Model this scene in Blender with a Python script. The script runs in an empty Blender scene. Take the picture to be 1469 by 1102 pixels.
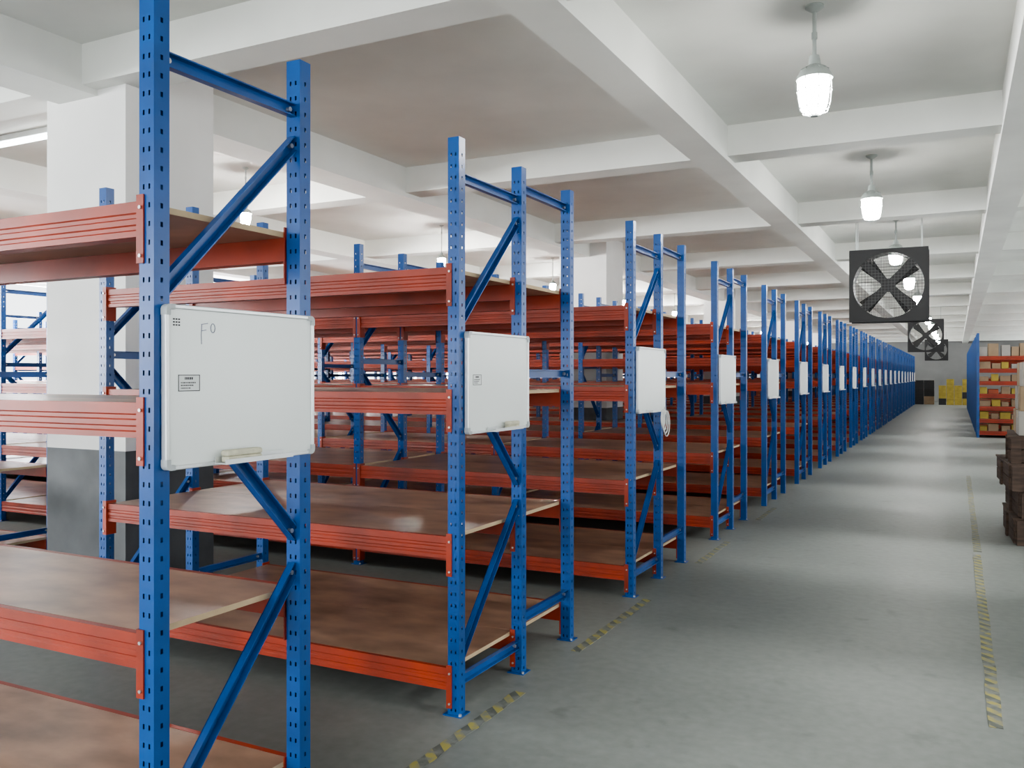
import bpy, bmesh, math, random
from mathutils import Vector, Matrix
random.seed(7)
scene = bpy.context.scene
col = scene.collection
PI = math.pi

# ------------------------------------------------------------ mesh builder
class MB:
    def __init__(s): s.v=[]; s.f=[]; s.m=[]
    def add(s, vs, fs, mi=0):
        n=len(s.v); s.v += [tuple(v) for v in vs]
        s.f += [tuple(i+n for i in f) for f in fs]; s.m += [mi]*len(fs)
    def box(s,x0,x1,y0,y1,z0,z1,mi=0,ends=None):
        vs=[(x0,y0,z0),(x1,y0,z0),(x1,y1,z0),(x0,y1,z0),(x0,y0,z1),(x1,y0,z1),(x1,y1,z1),(x0,y1,z1)]
        fs=[(0,3,2,1),(4,5,6,7),(0,1,5,4),(2,3,7,6),(1,2,6,5),(3,0,4,7)]
        s.add(vs,fs[:4],mi)
        n=len(s.v)-8
        for f in fs[4:]:
            s.f.append(tuple(i+n for i in f)); s.m.append(mi if ends is None else ends)
    def obox(s,c,ax,h,mi=0):
        c=Vector(c); a=[Vector(x).normalized()*q for x,q in zip(ax,h)]
        vs=[c+a[0]*i+a[1]*j+a[2]*k for k in (-1,1) for (i,j) in ((-1,-1),(1,-1),(1,1),(-1,1))]
        s.add(vs,[(0,3,2,1),(4,5,6,7),(0,1,5,4),(2,3,7,6),(1,2,6,5),(3,0,4,7)],mi)
    def prism_x(s,prof,x0,x1,mi=0):
        n=len(prof)
        vs=[(x0,y,z) for y,z in prof]+[(x1,y,z) for y,z in prof]
        fs=[tuple(range(n)),tuple(range(2*n-1,n-1,-1))]+[(i,(i+1)%n,(i+1)%n+n,i+n) for i in range(n)]
        s.add(vs,fs,mi)
    def tube(s,p0,p1,r,n=10,mi=0,r2=None):
        p0=Vector(p0);p1=Vector(p1); d=(p1-p0).normalized()
        a=d.orthogonal().normalized(); b=d.cross(a); r2=r if r2 is None else r2
        vs=[p0+(a*math.cos(t)+b*math.sin(t))*r for t in [2*PI*i/n for i in range(n)]]
        vs+=[p1+(a*math.cos(t)+b*math.sin(t))*r2 for t in [2*PI*i/n for i in range(n)]]
        s.add(vs,[(i,(i+1)%n,(i+1)%n+n,i+n) for i in range(n)]+[tuple(range(n))[::-1],tuple(range(n,2*n))],mi)
    def path(s,pts,r,n=8,mi=0):
        for a,b in zip(pts[:-1],pts[1:]): s.tube(a,b,r,n,mi)
    def lathe(s,prof,c=(0,0,0),n=24,mi=0):
        base=len(s.v); k=len(prof)
        for r,z in prof:
            for i in range(n):
                t=2*PI*i/n; s.v.append((c[0]+r*math.cos(t),c[1]+r*math.sin(t),c[2]+z))
        for j in range(k-1):
            for i in range(n):
                a=base+j*n+i; b=base+j*n+(i+1)%n
                s.f.append((a,b,b+n,a+n)); s.m.append(mi)
        s.f.append(tuple(base+i for i in range(n))[::-1]); s.m.append(mi)
        s.f.append(tuple(base+(k-1)*n+i for i in range(n))); s.m.append(mi)
    def mesh(s,name,mats,bevel=0,smooth=False,recalc=True):
        me=bpy.data.meshes.new(name); me.from_pydata(s.v,[],s.f)
        for m in (mats if isinstance(mats,(list,tuple)) else [mats]): me.materials.append(m)
        for p,mi in zip(me.polygons,s.m): p.material_index=mi
        if recalc or bevel:
            bm=bmesh.new(); bm.from_mesh(me)
            if recalc: bmesh.ops.recalc_face_normals(bm,faces=bm.faces)
            if bevel: bmesh.ops.bevel(bm,geom=list(bm.edges),offset=bevel,segments=2,profile=.5,affect='EDGES')
            bm.to_mesh(me); bm.free()
        if smooth:
            for p in me.polygons: p.use_smooth=True
            me.set_sharp_from_angle(angle=math.radians(35))
        return me

def ob(name,me,parent=None,loc=(0,0,0),rz=0,rot=None):
    o=bpy.data.objects.new(name,me); col.objects.link(o); o.location=loc
    o.rotation_euler = rot if rot else (0,0,rz)
    if parent: o.parent=parent
    return o
def tag(o,label,cat,group=None):
    o['label']=label; o['category']=cat
    if group: o['group']=group
    return o
def empty(name,loc,rz=0):
    o=bpy.data.objects.new(name,None); o.empty_display_size=.1; col.objects.link(o)
    o.location=loc; o.rotation_euler=(0,0,rz); return o
def struct(name,me,loc=(0,0,0)):
    o=ob(name,me,None,loc); o['kind']='structure'; return o

# ------------------------------------------------------------ materials
def mat(name,c,rough=.5,metal=0,var=.12,scale=6,bump=0,stretch=(1,1,1),rand=False,detail=5,spec=.5):
    m=bpy.data.materials.new(name); m.use_nodes=True; nt=m.node_tree; N=nt.nodes; L=nt.links
    b=N['Principled BSDF']; b.inputs['Roughness'].default_value=rough; b.inputs['Metallic'].default_value=metal
    b.inputs['Specular IOR Level'].default_value=spec
    tc=N.new('ShaderNodeTexCoord'); mp=N.new('ShaderNodeMapping'); mp.inputs['Scale'].default_value=stretch
    L.new(tc.outputs['Object'],mp.inputs['Vector'])
    nz=N.new('ShaderNodeTexNoise'); nz.inputs['Scale'].default_value=scale; nz.inputs['Detail'].default_value=detail
    L.new(mp.outputs[0],nz.inputs['Vector'])
    if rand:
        nz.noise_dimensions='4D'; oi=N.new('ShaderNodeObjectInfo'); mu=N.new('ShaderNodeMath'); mu.operation='MULTIPLY'
        mu.inputs[1].default_value=50; L.new(oi.outputs['Random'],mu.inputs[0]); L.new(mu.outputs[0],nz.inputs['W'])
    cr=N.new('ShaderNodeValToRGB'); cr.color_ramp.elements[0].position=.3; cr.color_ramp.elements[1].position=.7
    cr.color_ramp.elements[0].color=tuple(max(0,x*(1-var)) for x in c)+(1,)
    cr.color_ramp.elements[1].color=tuple(min(1,x*(1+var)) for x in c)+(1,)
    L.new(nz.outputs['Fac'],cr.inputs[0]); L.new(cr.outputs[0],b.inputs['Base Color'])
    if bump:
        bp=N.new('ShaderNodeBump'); bp.inputs['Strength'].default_value=bump; bp.inputs['Distance'].default_value=.01
        L.new(nz.outputs['Fac'],bp.inputs['Height']); L.new(bp.outputs[0],b.inputs['Normal'])
    return m
def emis(name,c,s):
    m=mat(name,c,.4,var=.02); b=m.node_tree.nodes['Principled BSDF']
    b.inputs['Emission Color'].default_value=c+(1,); b.inputs['Emission Strength'].default_value=s; return m

M_blue=mat('blue_painted_steel',(.003,.068,.285),.28,var=.22,scale=5)
M_orange=mat('orange_painted_steel',(.29,.027,.008),.42,var=.36,scale=4,rand=True)
M_wood=mat('brown_shelf_board',(.335,.198,.130),.35,var=.42,scale=3.0,stretch=(1.1,2.0,3),rand=True,detail=10)
M_woodend=mat('pale_board_edge',(.54,.41,.26),.7,var=.15)
M_steel=mat('zinc_bolt',(.55,.55,.55),.35,.8)
M_alu=mat('brushed_aluminium',(.72,.74,.75),.35,.6,var=.05)
M_white=mat('whiteboard_enamel',(.88,.92,.91),.22,var=.02,scale=2)
M_cap=mat('grey_plastic_corner',(.5,.53,.55),.4)
M_black=mat('black_steel',(.007,.007,.008),.5,var=.2)
M_dark=mat('dark_ink',(.03,.03,.04),.6)
M_ink=mat('blue_black_pen',(.20,.22,.31),.6)
M_paper=mat('white_sticker',(.8,.82,.82),.6,var=.02)
M_cream=mat('cream_felt',(.62,.60,.47),.9,var=.15,scale=30)
M_ceil=mat('white_painted_concrete',(.70,.71,.675),.85,var=.07,scale=1.3,bump=.05,detail=8)
M_col=mat('white_column_paint',(.76,.755,.735),.8,var=.06,scale=1.5)
M_dado=mat('dark_grey_dado_paint',(.075,.08,.085),.6,var=.35,scale=3)
M_wall=mat('white_wall_paint',(.72,.72,.70),.85,var=.04,scale=1)
M_endwall=mat('dull_grey_wall_paint',(.20,.20,.195),.85,var=.1,scale=1)
M_lampgrey=mat('grey_enamel',(.34,.37,.35),.4)
M_globe=emis('lit_globe',(1.0,.99,.95),80)
M_globe2=emis('bright_lit_globe',(1.0,.98,.94),620)
M_tubelit=emis('lit_fluorescent_tube',(.95,.99,1.0),14)
M_wire=mat('galvanised_wire',(.45,.48,.47),.4,.6)
M_darkwire=mat('dark_guard_wire',(.10,.10,.10),.5,.3)
M_crate=mat('old_crate_wood',(.070,.043,.030),.75,var=.5,scale=6,stretch=(1,1,8),rand=True)
M_card=mat('brown_cardboard',(.33,.235,.15),.8,var=.15,rand=True)
M_greycard=mat('grey_cardboard',(.36,.34,.31),.8,var=.1,rand=True)
M_darkcard=mat('dark_grey_carton',(.03,.03,.032),.7,var=.1,rand=True)
M_red=mat('red_orange_carton',(.34,.065,.026),.6,var=.2,rand=True)
M_yellow=mat('yellow_carton',(.42,.315,.06),.6,var=.18,rand=True)
M_tape=mat('packing_tape',(.48,.37,.22),.3)
M_cable=mat('white_cable',(.75,.76,.74),.5)

def floor_mat():
    m=bpy.data.materials.new('grey_concrete_floor'); m.use_nodes=True; nt=m.node_tree; N=nt.nodes; L=nt.links
    b=N['Principled BSDF']; tc=N.new('ShaderNodeTexCoord')
    def noise(s,d=6):
        n=N.new('ShaderNodeTexNoise'); n.inputs['Scale'].default_value=s; n.inputs['Detail'].default_value=d
        L.new(tc.outputs['Object'],n.inputs['Vector']); return n
    n1=noise(.8,7); n2=noise(18,4); n3=noise(5,8)
    cr=N.new('ShaderNodeValToRGB'); e=cr.color_ramp.elements
    e[0].position=.30; e[0].color=(.120,.134,.125,1); e[1].position=.70; e[1].color=(.208,.224,.211,1)
    mx=N.new('ShaderNodeMath'); mx.operation='MULTIPLY_ADD'; mx.inputs[1].default_value=.35
    L.new(n2.outputs['Fac'],mx.inputs[0]); 
    ad=N.new('ShaderNodeMath'); ad.operation='MULTIPLY'; ad.inputs[1].default_value=.65
    L.new(n1.outputs['Fac'],ad.inputs[0]); L.new(ad.outputs[0],mx.inputs[2]); L.new(mx.outputs[0],cr.inputs[0])
    cs=N.new('ShaderNodeValToRGB'); cs.color_ramp.elements[0].position=.25; cs.color_ramp.elements[0].color=(.74,.74,.74,1)
    cs.color_ramp.elements[1].position=.38; cs.color_ramp.elements[1].color=(1,1,1,1); L.new(n3.outputs['Fac'],cs.inputs[0])
    mm=N.new('ShaderNodeMix'); mm.data_type='RGBA'; mm.blend_type='MULTIPLY'; mm.inputs[0].default_value=1
    L.new(cr.outputs[0],mm.inputs[6]); L.new(cs.outputs[0],mm.inputs[7]); L.new(mm.outputs[2],b.inputs['Base Color'])
    rr=N.new('ShaderNodeMapRange'); rr.inputs['To Min'].default_value=.36; rr.inputs['To Max'].default_value=.6
    L.new(n1.outputs['Fac'],rr.inputs['Value']); L.new(rr.outputs[0],b.inputs['Roughness'])
    bp=N.new('ShaderNodeBump'); bp.inputs['Strength'].default_value=.07; bp.inputs['Distance'].default_value=.01
    L.new(n2.outputs['Fac'],bp.inputs['Height']); L.new(bp.outputs[0],b.inputs['Normal'])
    return m
M_floor=floor_mat()

def hazard_mat(name,w0,w1):
    m=bpy.data.materials.new(name); m.use_nodes=True; nt=m.node_tree; N=nt.nodes; L=nt.links
    b=N['Principled BSDF']; b.inputs['Roughness'].default_value=.6
    tc=N.new('ShaderNodeTexCoord'); sp=N.new('ShaderNodeSeparateXYZ'); L.new(tc.outputs['Object'],sp.inputs[0])
    a=N.new('ShaderNodeMath'); a.operation='ADD'; L.new(sp.outputs[0],a.inputs[0]); L.new(sp.outputs[1],a.inputs[1])
    q=N.new('ShaderNodeMath'); q.operation='MULTIPLY'; q.inputs[1].default_value=1/.11; L.new(a.outputs[0],q.inputs[0])
    f=N.new('ShaderNodeMath'); f.operation='FRACT'; L.new(q.outputs[0],f.inputs[0])
    g=N.new('ShaderNodeMath'); g.operation='GREATER_THAN'; g.inputs[1].default_value=.5; L.new(f.outputs[0],g.inputs[0])
    mx=N.new('ShaderNodeMix'); mx.data_type='RGBA'; mx.inputs[6].default_value=(.08,.088,.076,1); mx.inputs[7].default_value=(.29,.26,.075,1)
    L.new(g.outputs[0],mx.inputs[0])
    nz=N.new('ShaderNodeTexNoise'); nz.inputs['Scale'].default_value=14; nz.inputs['Detail'].default_value=8; L.new(tc.outputs['Object'],nz.inputs['Vector'])
    cr=N.new('ShaderNodeValToRGB'); cr.color_ramp.elements[0].position=w0; cr.color_ramp.elements[1].position=w1; L.new(nz.outputs['Fac'],cr.inputs[0])
    m2=N.new('ShaderNodeMix'); m2.data_type='RGBA'; L.new(cr.outputs[0],m2.inputs[0]); L.new(mx.outputs[2],m2.inputs[6]); m2.inputs[7].default_value=(.155,.168,.157,1)
    L.new(m2.outputs[2],b.inputs['Base Color']); return m
M_haz=hazard_mat('worn_hazard_tape',.44,.60)
M_haz2=hazard_mat('very_worn_hazard_tape',.38,.56)

# ------------------------------------------------------------ setting
XL,XR,YB,YF,ZC,ZS=-16.0,3.8,-5.7,57.0,3.684,3.385
mb=MB(); mb.box(XL-.3,XR+.3,YB-.3,YF+.3,-.15,0); struct('floor',mb.mesh('floor',M_floor))
mb=MB(); mb.box(XL-.3,XR+.3,YB-.3,YF+.3,ZC,ZC+.2)
YBEAMS=[(-12.4,-12.05),(-8.95,-8.6),(-5.60,-5.20),(-2.085,-1.800),(.32,.62)]
for a,b in YBEAMS: mb.box(a,b,YB,YF,ZS-.012,ZC+.01)
for k in range(-2,14):
    yc=4.02+3.85*k
    mb.box(XL,XR,yc-.14,yc+.14,ZS+.03,ZC+.01)
struct('ceiling',mb.mesh('ceiling',M_ceil))

def wall_x(name,x0,x1,n0,hw,z0,z1,i0=-1):
    mb=MB(); ws=[3.8*i for i in range(i0,15)]
    mb.box(x0,x1,YB,YF,0,z0); mb.box(x0,x1,YB,YF,z1,ZC)
    edges=[YB]+sum([[y-hw,y+hw] for y in ws],[])+[YF]
    for a,b in zip(edges[0::2],edges[1::2]): mb.box(x0,x1,a,b,z0,z1)
    struct(name,mb.mesh(name,M_wall))
    f=MB(); xm=(x0+x1)/2
    for y in (-hw,0,hw): f.box(-.03,.03,y-.03,y+.03,0,z1-z0)
    for z in (0.03,1.2,z1-z0-.03): f.box(-.025,.025,-hw,hw,z-.03,z+.03)
    fm=f.mesh('window_frame',M_alu)
    for i,y in enumerate(ws): struct('window_%d'%(n0+i),fm,(xm,y,z0))
wall_x('wall_left',XL-.25,XL,1,1.6,1.15,3.3)
wall_x('wall_right',XR,XR+.2,17,1.0,.95,3.36,1)
mb=MB(); mb.box(XL,XR,YF,YF+.25,0,ZC); struct('wall_back',mb.mesh('wall_back',M_endwall))
mb=MB()   # unseen wall behind the camera: dock opening and three windows added for front light
mb.box(XL,-3.2,YB-.25,YB,0,1.0); mb.box(XL,-3.2,YB-.25,YB,3.3,ZC); mb.box(3.2,XR,YB-.25,YB,0,ZC); mb.box(-3.2,3.2,YB-.25,YB,3.1,ZC)
for a,b in ((XL,-15.2),(-11.7,-11.1),(-7.6,-7.0),(-3.6,-3.2)): mb.box(a,b,YB-.25,YB,1.0,3.3)
struct('wall_front',mb.mesh('wall_front',M_wall))
f=MB()
for x in (-1.72,0,1.72): f.box(x-.03,x+.03,-.03,.03,0,2.3)
for z in (.03,1.2,2.27): f.box(-1.72,1.72,-.025,.025,z-.03,z+.03)
fm=f.mesh('window_frame',M_alu)
for i,x in enumerate((-13.45,-9.35,-5.3)): struct('window_%d'%(33+i),fm,(x,YB-.12,1.0))  # unseen windows, added so that light reaches the beam fronts

def area(name,loc,rot,sx,sy,p,c=(1,1,1)):
    l=bpy.data.lights.new(name,'AREA'); l.shape='RECTANGLE'; l.size=sx; l.size_y=sy; l.energy=p; l.color=c
    o=bpy.data.objects.new(name,l); col.objects.link(o); o.location=loc; o.rotation_euler=rot; return o
ym=(YB+YF)/2; yl=YF-YB
area('window_daylight',(XL-.4,ym,2.2),(0,-PI/2,0),2.9,yl,17500,(.95,.98,1))
area('window_daylight',(XR+.4,ym+6,2.2),(0,PI/2,0),2.9,yl-12,1000,(.97,.99,1))
area('added_front_fill',(0,YB-.4,1.6),(PI/2,0,0),6.2,3.0,150,(.97,.99,1))  # fill light added in the dock opening to brighten beams and ceiling
area('window_daylight',(-9.4,YB-.4,2.15),(PI/2,0,0),12.4,2.4,330,(.97,.99,1))  # light strip added behind the front windows for the rack beam fronts
sl=bpy.data.lights.new('soft_sun','SUN'); sl.energy=3.3; sl.angle=math.radians(9); sl.color=(1,.99,.96)
so=bpy.data.objects.new('soft_sun',sl); col.objects.link(so); so.location=(8,8,6)
so.rotation_euler=Vector((-math.cos(math.radians(31)),0,-math.sin(math.radians(31)))).to_track_quat('-Z','Y').to_euler()

w=bpy.data.worlds.new('World'); scene.world=w; w.use_nodes=True
w.node_tree.nodes['Background'].inputs[0].default_value=(.93,.97,1,1); w.node_tree.nodes['Background'].inputs[1].default_value=2.0

def column(x0,x1,y0,y1):
    mb=MB(); mb.box(x0,x1,y0,y1,.965,ZC,0); mb.box(x0,x1,y0,y1,0,.965,1)
    return struct('concrete_column',mb.mesh('concrete_column',[M_col,M_dado]))
column(-5.73,-4.925,4.0,4.77)
for y in (12.95,22.0,31.1,40.2): column(-5.73,-4.925,y,y+.77)

# ------------------------------------------------------------ rack meshes
H=2.5; PX,PY=.056,.052
def holed(mb,o,u,wd,cols,holes,nr,pitch=.05,hh=.014):
    o=Vector(o); u=Vector(u)
    rows=[0]
    for i in range(nr): rows += [i*pitch+.018, i*pitch+.018+hh]
    rows.append(H)
    for r in range(len(rows)-1):
        hr = r%2==1
        if not hr:
            vs=[o+u*0+Vector((0,0,rows[r])),o+u*wd+Vector((0,0,rows[r])),o+u*wd+Vector((0,0,rows[r+1])),o+Vector((0,0,rows[r+1]))]
            mb.add(vs,[(0,1,2,3)])
        else:
            for c in range(len(cols)-1):
                if c in holes: continue
                vs=[o+u*cols[c]+Vector((0,0,rows[r])),o+u*cols[c+1]+Vector((0,0,rows[r])),o+u*cols[c+1]+Vector((0,0,rows[r+1])),o+u*cols[c]+Vector((0,0,rows[r+1]))]
                mb.add(vs,[(0,1,2,3)])
def post(mb,x=0,y=0):
    cy=[0,.014,.0205,.0355,.042,PX]; cx=[0,.022,.030,PY]
    holed(mb,(x-PX/2,y-PY/2,0),(1,0,0),PX,cy,(1,3),49)
    holed(mb,(x+PX/2,y+PY/2,0),(-1,0,0),PX,cy,(1,3),49)
    holed(mb,(x+PX/2,y-PY/2,0),(0,1,0),PY,cx,(1,),49)
    holed(mb,(x-PX/2,y+PY/2,0),(0,-1,0),PY,cx,(1,),49)
    mb.add([(x-PX/2,y-PY/2,H),(x+PX/2,y-PY/2,H),(x+PX/2,y+PY/2,H),(x-PX/2,y+PY/2,H)],[(0,1,2,3)])
mb=MB(); post(mb); post_me=mb.mesh('upright',M_blue,recalc=False)
mb=MB(); mb.box(-.045,.045,-.04,.04,0,.005); mb.tube((.036,-.03,.005),(.036,-.03,.014),.007,8,1); mb.tube((-.036,.03,.005),(-.036,.03,.014),.007,8,1)
foot_me=mb.mesh('foot_plate',[M_blue,M_steel])

def channel(mb,x,y1,z1,y2,z2,wd=.042):
    a=Vector((x,y1,z1)); b=Vector((x,y2,z2)); d=b-a; ln=d.length; d.normalize(); n=Vector((1,0,0)); p=d.cross(n)
    c=(a+b)/2
    mb.obox(c+n*-.010,(d,p,n),(ln/2,wd/2,.002))
    for s in (-1,1): mb.obox(c+p*s*(wd/2-.002)+n*.001,(d,p,n),(ln/2,.002,.013))
    for q in (a+d*.025,b-d*.025): mb.tube(q+n*-.008,q+n*.006,.008,8,1)
def brace_list(d):
    y0,y1=.02,d-.02
    return [(y0,.14,y1,.14),(y0,2.335,y1,2.335),(y0,1.585,y1,1.585),(y1,2.235,y0,1.70),(y0,1.50,y1,.945),(y1,.845,y0,.23)]
def brace_list2(a,b): return [(a+.02,z,b-.02,z) for z in (.26,1.48,2.40)]
_bc={}
def brace_me(t):
    if t not in _bc:
        mb=MB(); channel(mb,0,*t); _bc[t]=mb.mesh('brace',[M_blue,M_steel])
    return _bc[t]

PITCH=2.235; BL=PITCH-PX-.002; BHT=.096
PROF=[(.03,-BHT),(-.022,-BHT),(-.022,-.080),(-.0185,-.076),(-.0185,-.066),(-.022,-.062),(-.022,-.048),(-.0185,-.044),(-.0185,-.034),(-.022,-.030),(-.022,0),(0,0),(0,-.0185),(.03,-.0185)]
MIDP=[(-.02,-BHT),(.02,-BHT),(.02,-.0185),(-.02,-.0185)]
mb=MB(); mb.prism_x(PROF,-BL/2,BL/2); beam_me=mb.mesh('beam',M_orange)
mb=MB(); mb.prism_x(MIDP,-BL/2,BL/2); mid_me=mb.mesh('beam',M_orange)
conn=[]
for s in (-1,1):
    mb=MB(); x=s*BL/2
    mb.box(min(x,x-s*.005),max(x,x-s*.005),-.026,.034,-.17,.015)
    mb.box(min(x-s*.005,x+s*.022),max(x-s*.005,x+s*.022),-.031,-.0265,-.17,.015)
    for z in (-.15,-.02): mb.tube((x+s*.012,-.0265,z),(x+s*.012,-.036,z),.005,8,1)
    conn.append(mb.mesh('connector',[M_orange,M_steel]))
def board_mesh(d,l=BL):
    mb=MB(); mb.box(-l/2+.007,l/2-.007,0,d,-.018,0,0,1); return mb.mesh('shelf_board',[M_wood,M_woodend])
_bd={}
def board_me(d):
    d=round(d,4)
    if d not in _bd: _bd[d]=board_mesh(d)
    return _bd[d]
LEVELS=(.20,.77,1.395,1.94)
LEVELS5=(.20,.77,1.395,1.68,1.94)
LEVELS_R=(.16,.45,.75,1.05,1.35,1.65,1.95)

def rack(label,group,x0,y0,nb,ys,detail,side=-1,levels=LEVELS):
    root=empty('storage_rack',(x0,y0,0)); tag(root,label,'storage rack',group)
    fx=[side*PITCH*i for i in range(nb+1)]
    if detail:
        for x in fx:
            for y in ys:
                u=ob('upright',post_me,root,(x,y,0))
                if detail>1: ob('foot_plate',foot_me,u)
            bl=brace_list(ys[1])
            if len(ys)>2: bl=bl+brace_list2(ys[1],ys[2])
            for t in bl: ob('brace',brace_me(tuple(round(q,4) for q in t)),root,(x,0,0))
        for i in range(nb):
            xc=(fx[i]+fx[i+1])/2
            for z in levels:
                bs=[(beam_me,ys[0],0),(beam_me,ys[-1],PI)]
                if len(ys)>2: bs.append((mid_me,ys[1],0))
                for me,y,r in bs:
                    b=ob('beam',me,root,(xc,y,z),r)
                    if detail>1 and i<2:
                        for c in conn: ob('connector',c,b)
                if len(ys)>2:
                    ob('shelf_board',board_me(ys[1]-.003),root,(xc,.002,z)); ob('shelf_board',board_me(ys[2]-ys[1]-.003),root,(xc,ys[1]+.001,z))
                else: ob('shelf_board',board_me(ys[1]-.004),root,(xc,.002,z))
    else:
        me=far_meshes(nb,tuple(ys),side)
        for x in fx: ob('upright_frame',me['frame'],root,(x,0,0))
        for z in levels:
            ob('beam',me['front'],root,(0,0,z)); ob('beam',me['mid'],root,(0,0,z)); ob('beam',me['back'],root,(0,0,z)); ob('shelf_board',me['board'],root,(0,0,z))
    return root
_fm={}
def far_meshes(nb,ys,side):
    k=(nb,ys,side)
    if k in _fm: return _fm[k]
    r={}
    mb=MB()
    for y in ys: post(mb,0,y)
    for t in brace_list(ys[1])+brace_list2(ys[1],ys[2]): 
        channel(mb,0,*t)
    r['frame']=mb.mesh('upright_frame',[M_blue,M_steel],recalc=False)
    A,B,C,D=MB(),MB(),MB(),MB()
    for i in range(nb):
        xc=side*PITCH*(i+.5); a,b=xc-BL/2,xc+BL/2
        A.prism_x([(y+ys[0],z) for y,z in PROF],a,b); B.prism_x([(y+ys[1],z) for y,z in MIDP],a,b)
        C.prism_x([(ys[2]-y,z) for y,z in PROF],a,b); D.box(a+.007,b-.007,.002,ys[2]-.002,-.018,0,0,1)
    r['front']=A.mesh('beam',M_orange); r['mid']=B.mesh('beam',M_orange); r['back']=C.mesh('beam',M_orange); r['board']=D.mesh('shelf_board',[M_wood,M_woodend])
    _fm[k]=r; return r

ORD=['first','second','third','fourth','fifth','sixth','seventh','eighth','ninth','tenth','eleventh','twelfth','thirteenth','fourteenth','fifteenth','sixteenth','seventeenth','eighteenth','nineteenth','twentieth','twenty-first','twenty-second','twenty-third','twenty-fourth']
XE=-1.933; Y2=3.263; RP=2.273; NR=22
YS=(0,.605,1.21)
rows=[1.662]+[Y2+RP*i for i in range(NR-1)]
for k,y in enumerate(rows):
    if k==0: rack('nearest empty blue and orange shelving rack, cut off by the left edge','empty racks left of the aisle',XE,y,1,(0,.58),2)
    elif k==1:
        rack('short empty blue and orange shelving rack ending just before the near white column','empty racks left of the aisle',XE,y,1,YS,2)
        rack('empty blue and orange shelving rack at far left, beyond the near white column','empty racks left of the aisle',-6.35,y,4,YS,0,-1,(.20,.77,1.22))
    else: rack('empty blue and orange shelving rack, %s row from the camera left of aisle'%ORD[k],'empty racks left of the aisle',XE,y,6,YS,2 if k<4 else (1 if k<5 else 0),-1,LEVELS if k<4 else LEVELS5)
YR=23.7
for i in range(10):
    rack(('blue and orange rack loaded with red, brown and yellow cartons right of the aisle' if i==0 else 'blue and orange rack, %s row back on the right of the aisle'%ORD[i]),'racks right of the aisle',.47,YR+RP*i,1,YS,0,1,LEVELS_R if i==0 else LEVELS)

# ------------------------------------------------------------ whiteboards
BW,BH=.605,.45
mb=MB(); mb.box(.002,.014,.008,BW-.008,.008,BH-.008); wb_panel=mb.mesh('panel',M_white)
mb=MB(); T=.012
for (a,b,c,d) in ((.026,BW-.026,0,T),(.026,BW-.026,BH-T,BH),(0,T,.026,BH-.026),(BW-T,BW,.026,BH-.026)): mb.box(0,.02,a,b,c,d)
wb_frame=mb.mesh('frame',M_alu,bevel=.0025)
def corner():
    mb=MB(); n=6; q=.030; t=.0145
    arc=[(.016-.016*math.sin(a),.016-.016*math.cos(a)) for a in [PI/2*(1-i/n) for i in range(n+1)]]
    prof=arc+[(q,0),(q,t),(t,t),(t,q),(0,q)]
    vs=[(-.001,y,z) for y,z in prof]+[(.022,y,z) for y,z in prof]; m=len(prof)
    mb.add(vs,[tuple(range(m)),tuple(range(2*m-1,m-1,-1))]+[(i,(i+1)%m,(i+1)%m+m,i+m) for i in range(m)])
    return mb.mesh('corner_cap',M_cap)
wb_corner=corner()
mb=MB(); mb.box(.021,.065,.17,.45,.004,.008); mb.box(.061,.065,.17,.45,.008,.018); mb.box(.021,.024,.17,.45,.008,.024); wb_tray=mb.mesh('tray',M_alu)
def sticker(w,h):
    a=MB(); a.box(0,.0008,0,w,0,h)
    t=MB(); e=.0022
    for (y0,y1,z0,z1) in ((0,w,0,e),(0,w,h-e,h),(0,e,e,h-e),(w-e,w,e,h-e)): t.box(.0008,.0012,y0,y1,z0,z1)
    random.seed(3)
    for r,(z,hh) in enumerate(((.70,.15),(.48,.07),(.32,.07),(.16,.06))):
        y=(.3 if r==0 else .12)*w
        lim=(.62 if r==0 else .86-.1*r)*w
        while y<lim:
            q=random.uniform(.03,.08)*w; t.box(.0008,.0012,y,y+q,z*h,(z+hh)*h); y+=q+.025*w
    return a.mesh('sticker',M_paper),t.mesh('print',M_dark)
st_me,pr_me=sticker(.076,.046)
strokes=MB()
def stroke(pts,r=.0010):
    for (a,b),(c,d) in zip(pts[:-1],pts[1:]):
        p=Vector((.0146,a,b)); q=Vector((.0146,c,d)); dd=(q-p); ln=dd.length; dd.normalize()
        strokes.obox((p+q)/2,(dd,Vector((1,0,0)).cross(dd),(1,0,0)),(ln/2+r*.6,r,.0004))
stroke([(.128,.400),(.151,.404)]); stroke([(.129,.400),(.127,.37),(.128,.345)]); stroke([(.128,.382),(.145,.385)])
stroke([(.170+.008*math.cos(2*PI*i/10),.391+.013*math.sin(2*PI*i/10)) for i in range(11)])
st2=MB()
for z in (.408,.400,.392):
    for y in (.028,.037,.046): st2.box(.0142,.0148,y,y+.006,z,z+.004)
stroke_me=strokes.mesh('pen_mark',M_ink); tiny_me=st2.mesh('small_print',M_dark)
XB=XE+PX/2+.003
boards=[]
random.seed(11)
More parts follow.
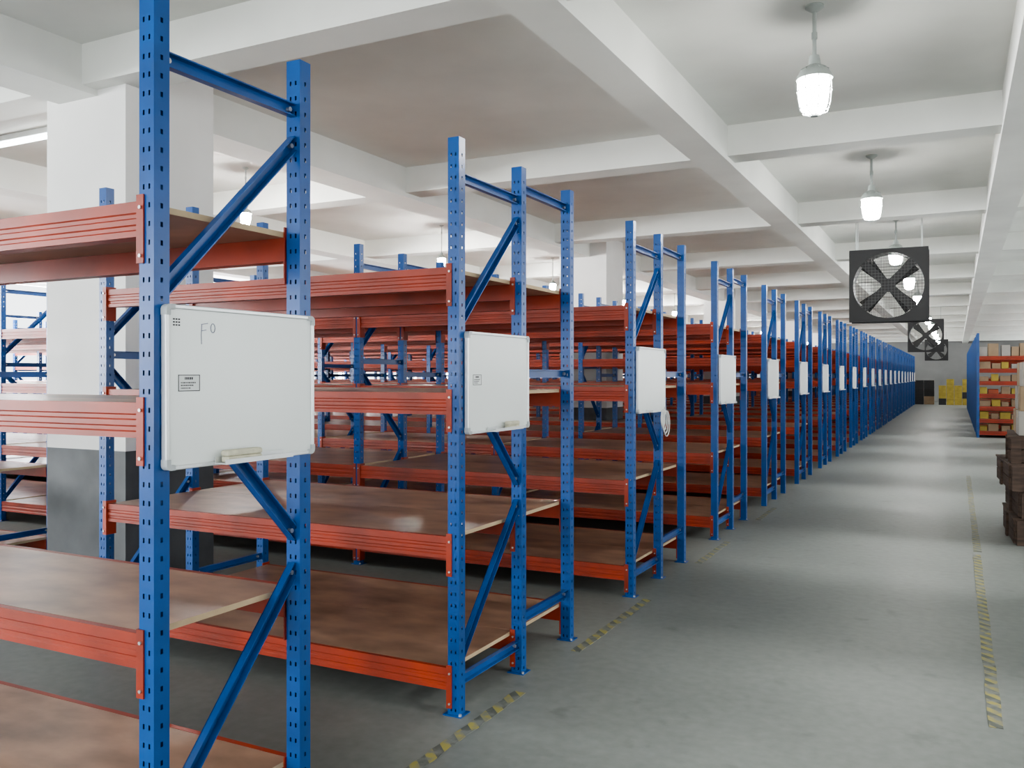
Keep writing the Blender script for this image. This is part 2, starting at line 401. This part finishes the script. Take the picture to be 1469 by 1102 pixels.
for k,y in enumerate(rows):
    root=empty('whiteboard',(XB,y-.005+(.02 if k else 0),1.212+random.uniform(-.004,.004)))
    root.rotation_euler=(random.uniform(-.012,.012) if k>1 else .002,0,0)
    lab=('large-looking nearest whiteboard with pen marks and sticker, hung on closest blue rack' if k==0 else
         'framed whiteboard with small sticker, hung on the second blue rack end' if k==1 else
         'framed whiteboard with white cord hanging under it, on the third rack end' if k==2 else
         'blank framed whiteboard hung on the end of the %s rack from the camera'%ORD[k])
    tag(root,lab,'whiteboard','whiteboards on the rack ends')
    ob('panel',wb_panel,root); ob('frame',wb_frame,root)
    for (yy,zz,r) in ((0,0,0),(BW,0,PI/2),(BW,BH,PI),(0,BH,-PI/2)): ob('corner_cap',wb_corner,root,(0,yy,zz),rot=(r,0,0))
    ob('tray',wb_tray,root)
    if k==0:
        s=ob('sticker',st_me,root,(.0142,.045,.213)); ob('print',pr_me,s)
        ob('pen_mark',stroke_me,root); ob('small_print',tiny_me,root)
    if k==1:
        s=ob('sticker',st_me,root,(.0142,.05,.215)); ob('print',pr_me,s)
    boards.append(root)
def eraser(y,z,lab,l=.13,rz=0):
    r=empty('whiteboard_eraser',(XB+.0425,y,z),rz); tag(r,lab,'eraser')
    a=MB(); a.box(-.014,.014,-l/2,l/2,0,.016); b=MB(); b.box(-.015,.015,-l/2-.003,l/2+.003,.0162,.034)
    ob('felt',a.mesh('felt',M_cream,bevel=.003),r); ob('grip',b.mesh('grip',M_cream,bevel=.006),r)
eraser(rows[0]+.25,boards[0].location.z+.0092,'cream felt eraser lying on the tray of the nearest whiteboard',.135)
eraser(rows[1]+.39,boards[1].location.z+.0096,'small pale eraser on the tray of the second whiteboard',.10)
# cord coil on third board
mb=MB()
for j in range(4):
    pts=[]; r=.05+.008*j
    for i in range(25):
        t=2*PI*i/24; pts.append((.035+.006*j,.38+r*.9*math.sin(t)+.01*j,-.02-.012*j+r*1.2*math.cos(t)))
    mb.path(pts,.004,6)
tag(ob('cord',mb.mesh('cord',M_cable,smooth=True),None,(XB+.035,rows[2]+.015,1.19)),'coiled white cord hanging under the third whiteboard','cord')

# ------------------------------------------------------------ lamps
def lamp_set(e,g):
    """meshes of a pendant whose stem is e longer than the short one"""
    r={}
    mb=MB(); mb.lathe([(.0,0),(.055,0),(.055,-.012),(.03,-.03),(.012,-.04),(.0,-.04)],n=20); r['ceiling_mount']=mb.mesh('ceiling_mount',M_lampgrey,smooth=True)
    mb=MB(); mb.tube((0,0,-.04),(0,0,-.34-e),.012,12); mb.tube((0,0,-.16),(0,0,-.20),.017,12); r['stem']=mb.mesh('stem',M_lampgrey,smooth=True)
    mb=MB(); mb.lathe([(.0,-.30-e),(.028,-.30-e),(.034,-.33-e),(.036,-.355-e),(.06,-.37-e),(.085,-.395-e),(.10,-.418-e),(.106,-.440-e),(.096,-.444-e),(.0,-.444-e)],n=28)
    for i in range(12):
        t=2*PI*i/12; mb.obox((.055*math.cos(t),.055*math.sin(t),-.375-e),((math.cos(t),math.sin(t),-.6),(-math.sin(t),math.cos(t),0),(.6*math.cos(t),.6*math.sin(t),1)),(.03,.003,.008))
    r['lamp_cap']=mb.mesh('lamp_cap',M_lampgrey,smooth=True)
    GP=[(.0,-.446),(.088,-.446),(.091,-.475),(.088,-.53),(.081,-.58),(.070,-.62),(.050,-.642),(.0,-.648)]
    mb=MB(); mb.lathe([(a,z-e) for a,z in GP],n=16); r['globe']=mb.mesh('globe',g,smooth=True)
    mb=MB()
    for i in range(8):
        t=2*PI*(i+.5)/8
        mb.path([(q*math.cos(t),q*math.sin(t),z-e) for q,z in ((.099,-.444),(.101,-.49),(.097,-.545),(.089,-.595),(.075,-.637),(.02,-.656))],.0034,6)
    for q,z in ((.101,-.51),(.085,-.612)):
        mb.path([(q*math.cos(2*PI*i/24),q*math.sin(2*PI*i/24),z-e) for i in range(25)],.0034,6)
    mb.lathe([(.0,-.651-e),(.026,-.651-e),(.024,-.662-e),(.0,-.664-e)],n=12)
    r['wire_cage']=mb.mesh('wire_cage',M_wire,smooth=True)
    return r
LA=lamp_set(0,M_globe); LB=lamp_set(.37,M_globe2)
def lamp(x,y,label,group,ms,sc=1):
    r=empty('pendant_lamp',(x,y,ZC)); tag(r,label,'lamp',group); r.scale=(sc,sc,sc)
    for n,m in ms.items(): ob(n,m,r)
for k in range(13):
    lamp(-.755,5.47+3.96*k,'lit caged pendant lamp over the right aisle, %s from the camera'%ORD[k] if k else 'nearest lit caged pendant lamp, large at upper right over the aisle','lamps over the right aisle',LA)
for k in range(12):
    lamp(-6.73,6.97+3.96*k,'small lit caged pendant lamp above the racks beyond the columns, %s from camera'%ORD[k],'lamps above the racks',LB,.6)
# one fluorescent tube, far upper left
r=empty('fluorescent_light',(-7.6,5.05,ZC)); tag(r,'pale fluorescent tube light on the ceiling at far upper left, beyond the near column','ceiling light')
mb=MB(); mb.box(-.62,.62,-.035,.035,-.05,0); mb.box(-.62,-.59,-.02,.02,-.10,-.05); mb.box(.59,.62,-.02,.02,-.10,-.05); ob('housing',mb.mesh('housing',M_paper,bevel=.003),r)
mb=MB(); mb.tube((-.59,0,-.08),(.59,0,-.08),.015,12); ob('tube',mb.mesh('tube',M_tubelit,smooth=True),r)

# ------------------------------------------------------------ fans
S=.47; D0=.17; RR=.435
def fan_frame():
    mb=MB(); n=48
    def sq(t):
        c,s=math.cos(t),math.sin(t); q=S/max(abs(c),abs(s)); return (c*q,s*q)
    T=[2*PI*(i+.5)/n+PI/4-PI/n for i in range(n)]
    o=[sq(t) for t in T]; i_=[(RR*math.cos(t),RR*math.sin(t)) for t in T]
    vs=[(x,-D0,z) for x,z in o]+[(x,-D0,z) for x,z in i_]+[(x,D0,z) for x,z in o]+[(x,D0,z) for x,z in i_]
    fs=[]
    for k in range(n):
        j=(k+1)%n
        fs+=[(k,j,n+j,n+k),(2*n+k,3*n+k,3*n+j,2*n+j),(k,2*n+k,2*n+j,j),(n+k,n+j,3*n+j,3*n+k)]
    mb.add(vs,fs)
    for y in (-D0,D0-.02):
        mb.box(-S-.012,S+.012,y,y+.02,S,S+.014); mb.box(-S-.012,S+.012,y,y+.02,-S-.014,-S)
        mb.box(-S-.014,-S,y,y+.02,-S,S); mb.box(S,S+.014,y,y+.02,-S,S)
    return mb.mesh('fan_frame',M_black)
ff=fan_frame()
mb=MB()
for a in (PI/4,-PI/4):
    mb.obox((0,-D0+.04,0),((math.cos(a),0,math.sin(a)),(-math.sin(a),0,math.cos(a)),(0,1,0)),(RR+.02,.05,.012))
fs_=mb.mesh('strut',M_black)
mb=MB(); mb.tube((0,-.10,0),(0,.06,0),.075,24); mb.tube((0,-D0+.02,0),(0,-.10,0),.09,24); fh=mb.mesh('hub',M_black,smooth=True)
mb=MB(); n=8
V=[];F=[]
for i in range(n+1):
    r=.07+(.41-.07)*i/n; w_=.06+.045*i/n; tw=math.radians(40-20*i/n)
    for sgn in (-1,1):
        for th in (-.003,.003):
            V.append((sgn*w_*math.cos(tw)+.0,-.02+sgn*w_*math.sin(tw)*.6+th,r))
for i in range(n):
    a=4*i; b=a+4
    F+=[(a,a+2,b+2,b),(a+1,b+1,b+3,a+3),(a,b,b+1,a+1),(a+2,a+3,b+3,b+2)]
F+=[(0,1,3,2),(4*n,4*n+2,4*n+3,4*n+1)]
mb.add(V,F); fb=mb.mesh('blade',M_black,smooth=True)
mb=MB()
for y in (D0-.01,-D0+.008):
    for q in range(-10,11):
        c=q*.04; h=math.sqrt(max(0,RR**2-c*c))
        if h>.02:
            mb.tube((c,y,-h),(c,y,h),.0024,4); mb.tube((-h,y+.004,c),(h,y+.004,c),.0024,4)
fg=mb.mesh('guard',M_darkwire)
FZ=2.675
mb=MB(); mb.box(-.007,.007,-.007,.007,S+.014,ZC-FZ); mb.box(-.04,.04,-.04,.04,ZC-FZ-.006,ZC-FZ); fr=mb.mesh('hanger_rod',M_wire)
for y,lab in ((12.7,'big black square ventilation fan hanging over the aisle, nearest of the three'),(28.7,'black square ventilation fan hanging over the aisle, middle of the three'),(44.6,'smallest-looking black square ventilation fan, farthest down the aisle')):
    r=empty('ventilation_fan',(-.80,y,FZ)); tag(r,lab,'fan','ventilation fans over the aisle')
    ob('fan_frame',ff,r); ob('strut',fs_,r); ob('hub',fh,r); ob('guard',fg,r)
    for i in range(4): ob('blade',fb,r,rot=(0,2*PI*i/4+PI/4+.05,0))
    for sx in (-.4,.4):
        for sy in (-.12,.12): ob('hanger_rod',fr,r,(sx,sy,0))

# ------------------------------------------------------------ floor tape
def tape(x,y0,y1,label,m=None):
    mb=MB(); n=24
    vs=[];fs=[]
    random.seed(int(y0*100))
    for i in range(n+1):
        y=(y1-y0)*i/n; a=-.028+random.uniform(-.004,.004); b=.028+random.uniform(-.004,.004)
        vs+=[(a,y,0),(b,y,0),(a,y,.002),(b,y,.002)]
    for i in range(n):
        p=4*i; q=p+4
        fs+=[(p+2,p+3,q+3,q+2),(p,q,q+1,p+1),(p,p+2,q+2,q),(p+1,q+1,q+3,p+3)]
    fs+=[(0,1,3,2),(4*n,4*n+2,4*n+3,4*n+1)]
    mb.add(vs,fs); tag(ob('floor_tape',mb.mesh('floor_tape',m or M_haz),None,(x,y0,0)),label,'floor tape')
tape(-1.805,2.55,3.62,'worn yellow and black tape strip on floor beside the second rack end')
tape(-1.805,4.29,5.50,'worn yellow and black tape strip on floor before the third rack')
tape(-1.80,6.75,7.75,'worn hazard tape strip on floor just before the fourth rack',M_haz2)
tape(-1.80,9.05,10.0,'worn hazard tape strip on floor just before the fifth rack',M_haz2)
tape(.15,4.15,8.1,'long worn yellow and black tape line along right side of aisle')
tape(.16,8.25,14.5,'faded scuffed tape line farther along right side of the aisle beside the crates',M_haz2)

# ------------------------------------------------------------ crates and cartons
CW,CD,CH=.62,.52,.235
mb=MB()
for s in (-1,1):
    for k in range(2):
        z0=.012+k*.108; z1=z0+.102
        mb.box(-CW,CW,s*CD-.012,s*CD+.012,z0,z1)
        mb.box(s*CW-.012,s*CW+.012,-CD+.013,CD-.013,z0,z1)
    for t in (-1,0,1): mb.box(t*(CW-.05)-.04,t*(CW-.05)+.04,s*(CD+.022)-.01,s*(CD+.022)+.01,0,CH-.02)
    mb.box(s*(CW+.022)-.01,s*(CW+.022)+.01,-.05,.05,0,CH-.02)
c_body=mb.mesh('body',M_crate,bevel=.002)
mb=MB()
for i in range(6):
    y=-CD+ (2*CD)*(i+.5)/6; mb.box(-CW-.02,CW+.02,y-.083,y+.083,CH-.018,CH)
c_lid=mb.mesh('lid',M_crate,bevel=.002)
mb=MB(); mb.box(-CW+.013,CW-.013,-CD+.013,CD-.013,0,.011); c_base=mb.mesh('base',M_crate)
PXc,PYc=1.06,9.25
random.seed(5)
NP=4
for i in range(NP):
    r=empty('wooden_crate',(PXc+random.uniform(-.05,.03),PYc+random.uniform(-.04,.04),(CH+.001)*i),random.uniform(-.06,.06))
    tag(r,['dark wooden crate on the floor, bottom of the stack at right edge','dark wooden crate second from the floor in the right-edge stack','dark wooden crate third from the floor in the right-edge stack','dark wooden crate topmost of the stack, under the cardboard cartons'][i],'crate','stacked crates at the right edge')
    ob('body',c_body,r); ob('lid',c_lid,r); ob('base',c_base,r)
_cm={}
def carton(x,y,z,sx,sy,sz,m,label,group=None,rz=0):
    k=(sx,sy,sz,m.name)
    if k not in _cm:
        w2=min(.025,sy*.08)
        a=MB(); a.box(-sx/2,sx/2,-sy/2,sy/2,0,sz)
        t=MB(); t.box(-sx/2-.001,sx/2+.001,-w2,w2,sz,sz+.0012); t.box(-sx/2-.0015,-sx/2,-w2,w2,sz*.7,sz+.0012); t.box(sx/2,sx/2+.0015,-w2,w2,sz*.7,sz+.0012)
        _cm[k]=(a.mesh('carton',m,bevel=.006),t.mesh('packing_tape',M_tape))
    o=ob('carton',_cm[k][0],None,(x,y,z),rz); tag(o,label,'carton',group)
    ob('packing_tape',_cm[k][1],o)
zt=(CH+.001)*NP
lvl=['lowest','middle','upper']
for j in range(3):
    for i,(dx,dy) in enumerate(((-.27,-.22),(-.27,.22),(.26,-.22),(.26,.22))):
        carton(PXc+dx-.05+.015*j,PYc+dy,zt+.001+.216*j,.5,.4,.215,M_card if (i+j)%2 else M_greycard,'%s cardboard carton on the crate stack, %s layer, %s corner'%('brown' if (i+j)%2 else 'grey',lvl[j],['front aisle-side','back aisle-side','front far','back far'][i]),'cartons on the crate stack',random.uniform(-.02,.02))
cn={M_red.name:'red',M_yellow.name:'yellow',M_card.name:'brown',M_greycard.name:'grey',M_darkcard.name:'dark grey'}
sh=['lowest','second','third','fourth','fifth','sixth','top']
R_,Y_,B_,G_=M_red,M_yellow,M_card,M_greycard
cpal=[[Y_,B_,B_,Y_,R_,Y_],[Y_,B_,Y_,B_,Y_,B_],[B_,Y_,B_,B_,Y_,R_],[Y_,R_,B_,Y_,B_,Y_],[B_,Y_,B_,B_,Y_,B_],[B_,B_,Y_,G_,R_,B_],[G_,B_,G_,B_,B_,G_]]
random.seed(21)
for li,z in enumerate(LEVELS_R):
    x=.47+.045
    for i in range(6):
        m=cpal[li][i]; sx=(.15,.22,.18)[(li*2+i)%3]
        hz=(.11,.17,.13,.155)[(li+i)%4] if li<6 else (.22,.30,.26)[i%3]
        carton(x+sx/2,YR+.29,z+.001,sx,.40,hz,m,'%s carton on the %s shelf of the right-hand rack, %s from the aisle'%(cn[m.name],sh[li],ORD[i]),'cartons on the right-hand rack')
        x+=sx+(.02,.06,.03)[(li+i)%3]
for j in range(4):
    for i in range(5):
        if j==3 and i in (0,2,4): continue
        m=M_darkcard if (i,j) in ((0,0),(3,1)) else M_yellow
        carton(-.62+.36*i,50.0,.001+.331*j,.34,.42,.33,m,'%s carton at the far aisle end, %s column from the left, %s layer'%(cn[m.name],ORD[i],['bottom','second','third','top'][j]),'yellow cartons at the far aisle end')
for j in range(3):
    for i in range(2):
        m=M_card if (i==1 and j==0) else M_darkcard
        carton(-1.75+.50*i,50.6,.001+.421*j,.48,.5,.42,m,'%s carton left of the far yellow cartons, %s of its %s pile'%(cn[m.name],['bottom','middle','top'][j],['left','right'][i]),'dull cartons at the far aisle end')

# ------------------------------------------------------------ camera
cam=bpy.data.cameras.new('camera'); co=bpy.data.objects.new('camera',cam); col.objects.link(co)
co.location=(0,0,1.466); co.rotation_euler=(PI/2,0,math.radians(27)); cam.sensor_width=36; cam.lens=36*1250/1469
cam.shift_y=-11/1469; cam.clip_end=300; cam.clip_start=.05
scene.camera=co
scene.view_settings.view_transform='AgX'
scene.view_settings.look='AgX - Medium High Contrast'
scene.view_settings.exposure=.32
scene.view_settings.gamma=1.12
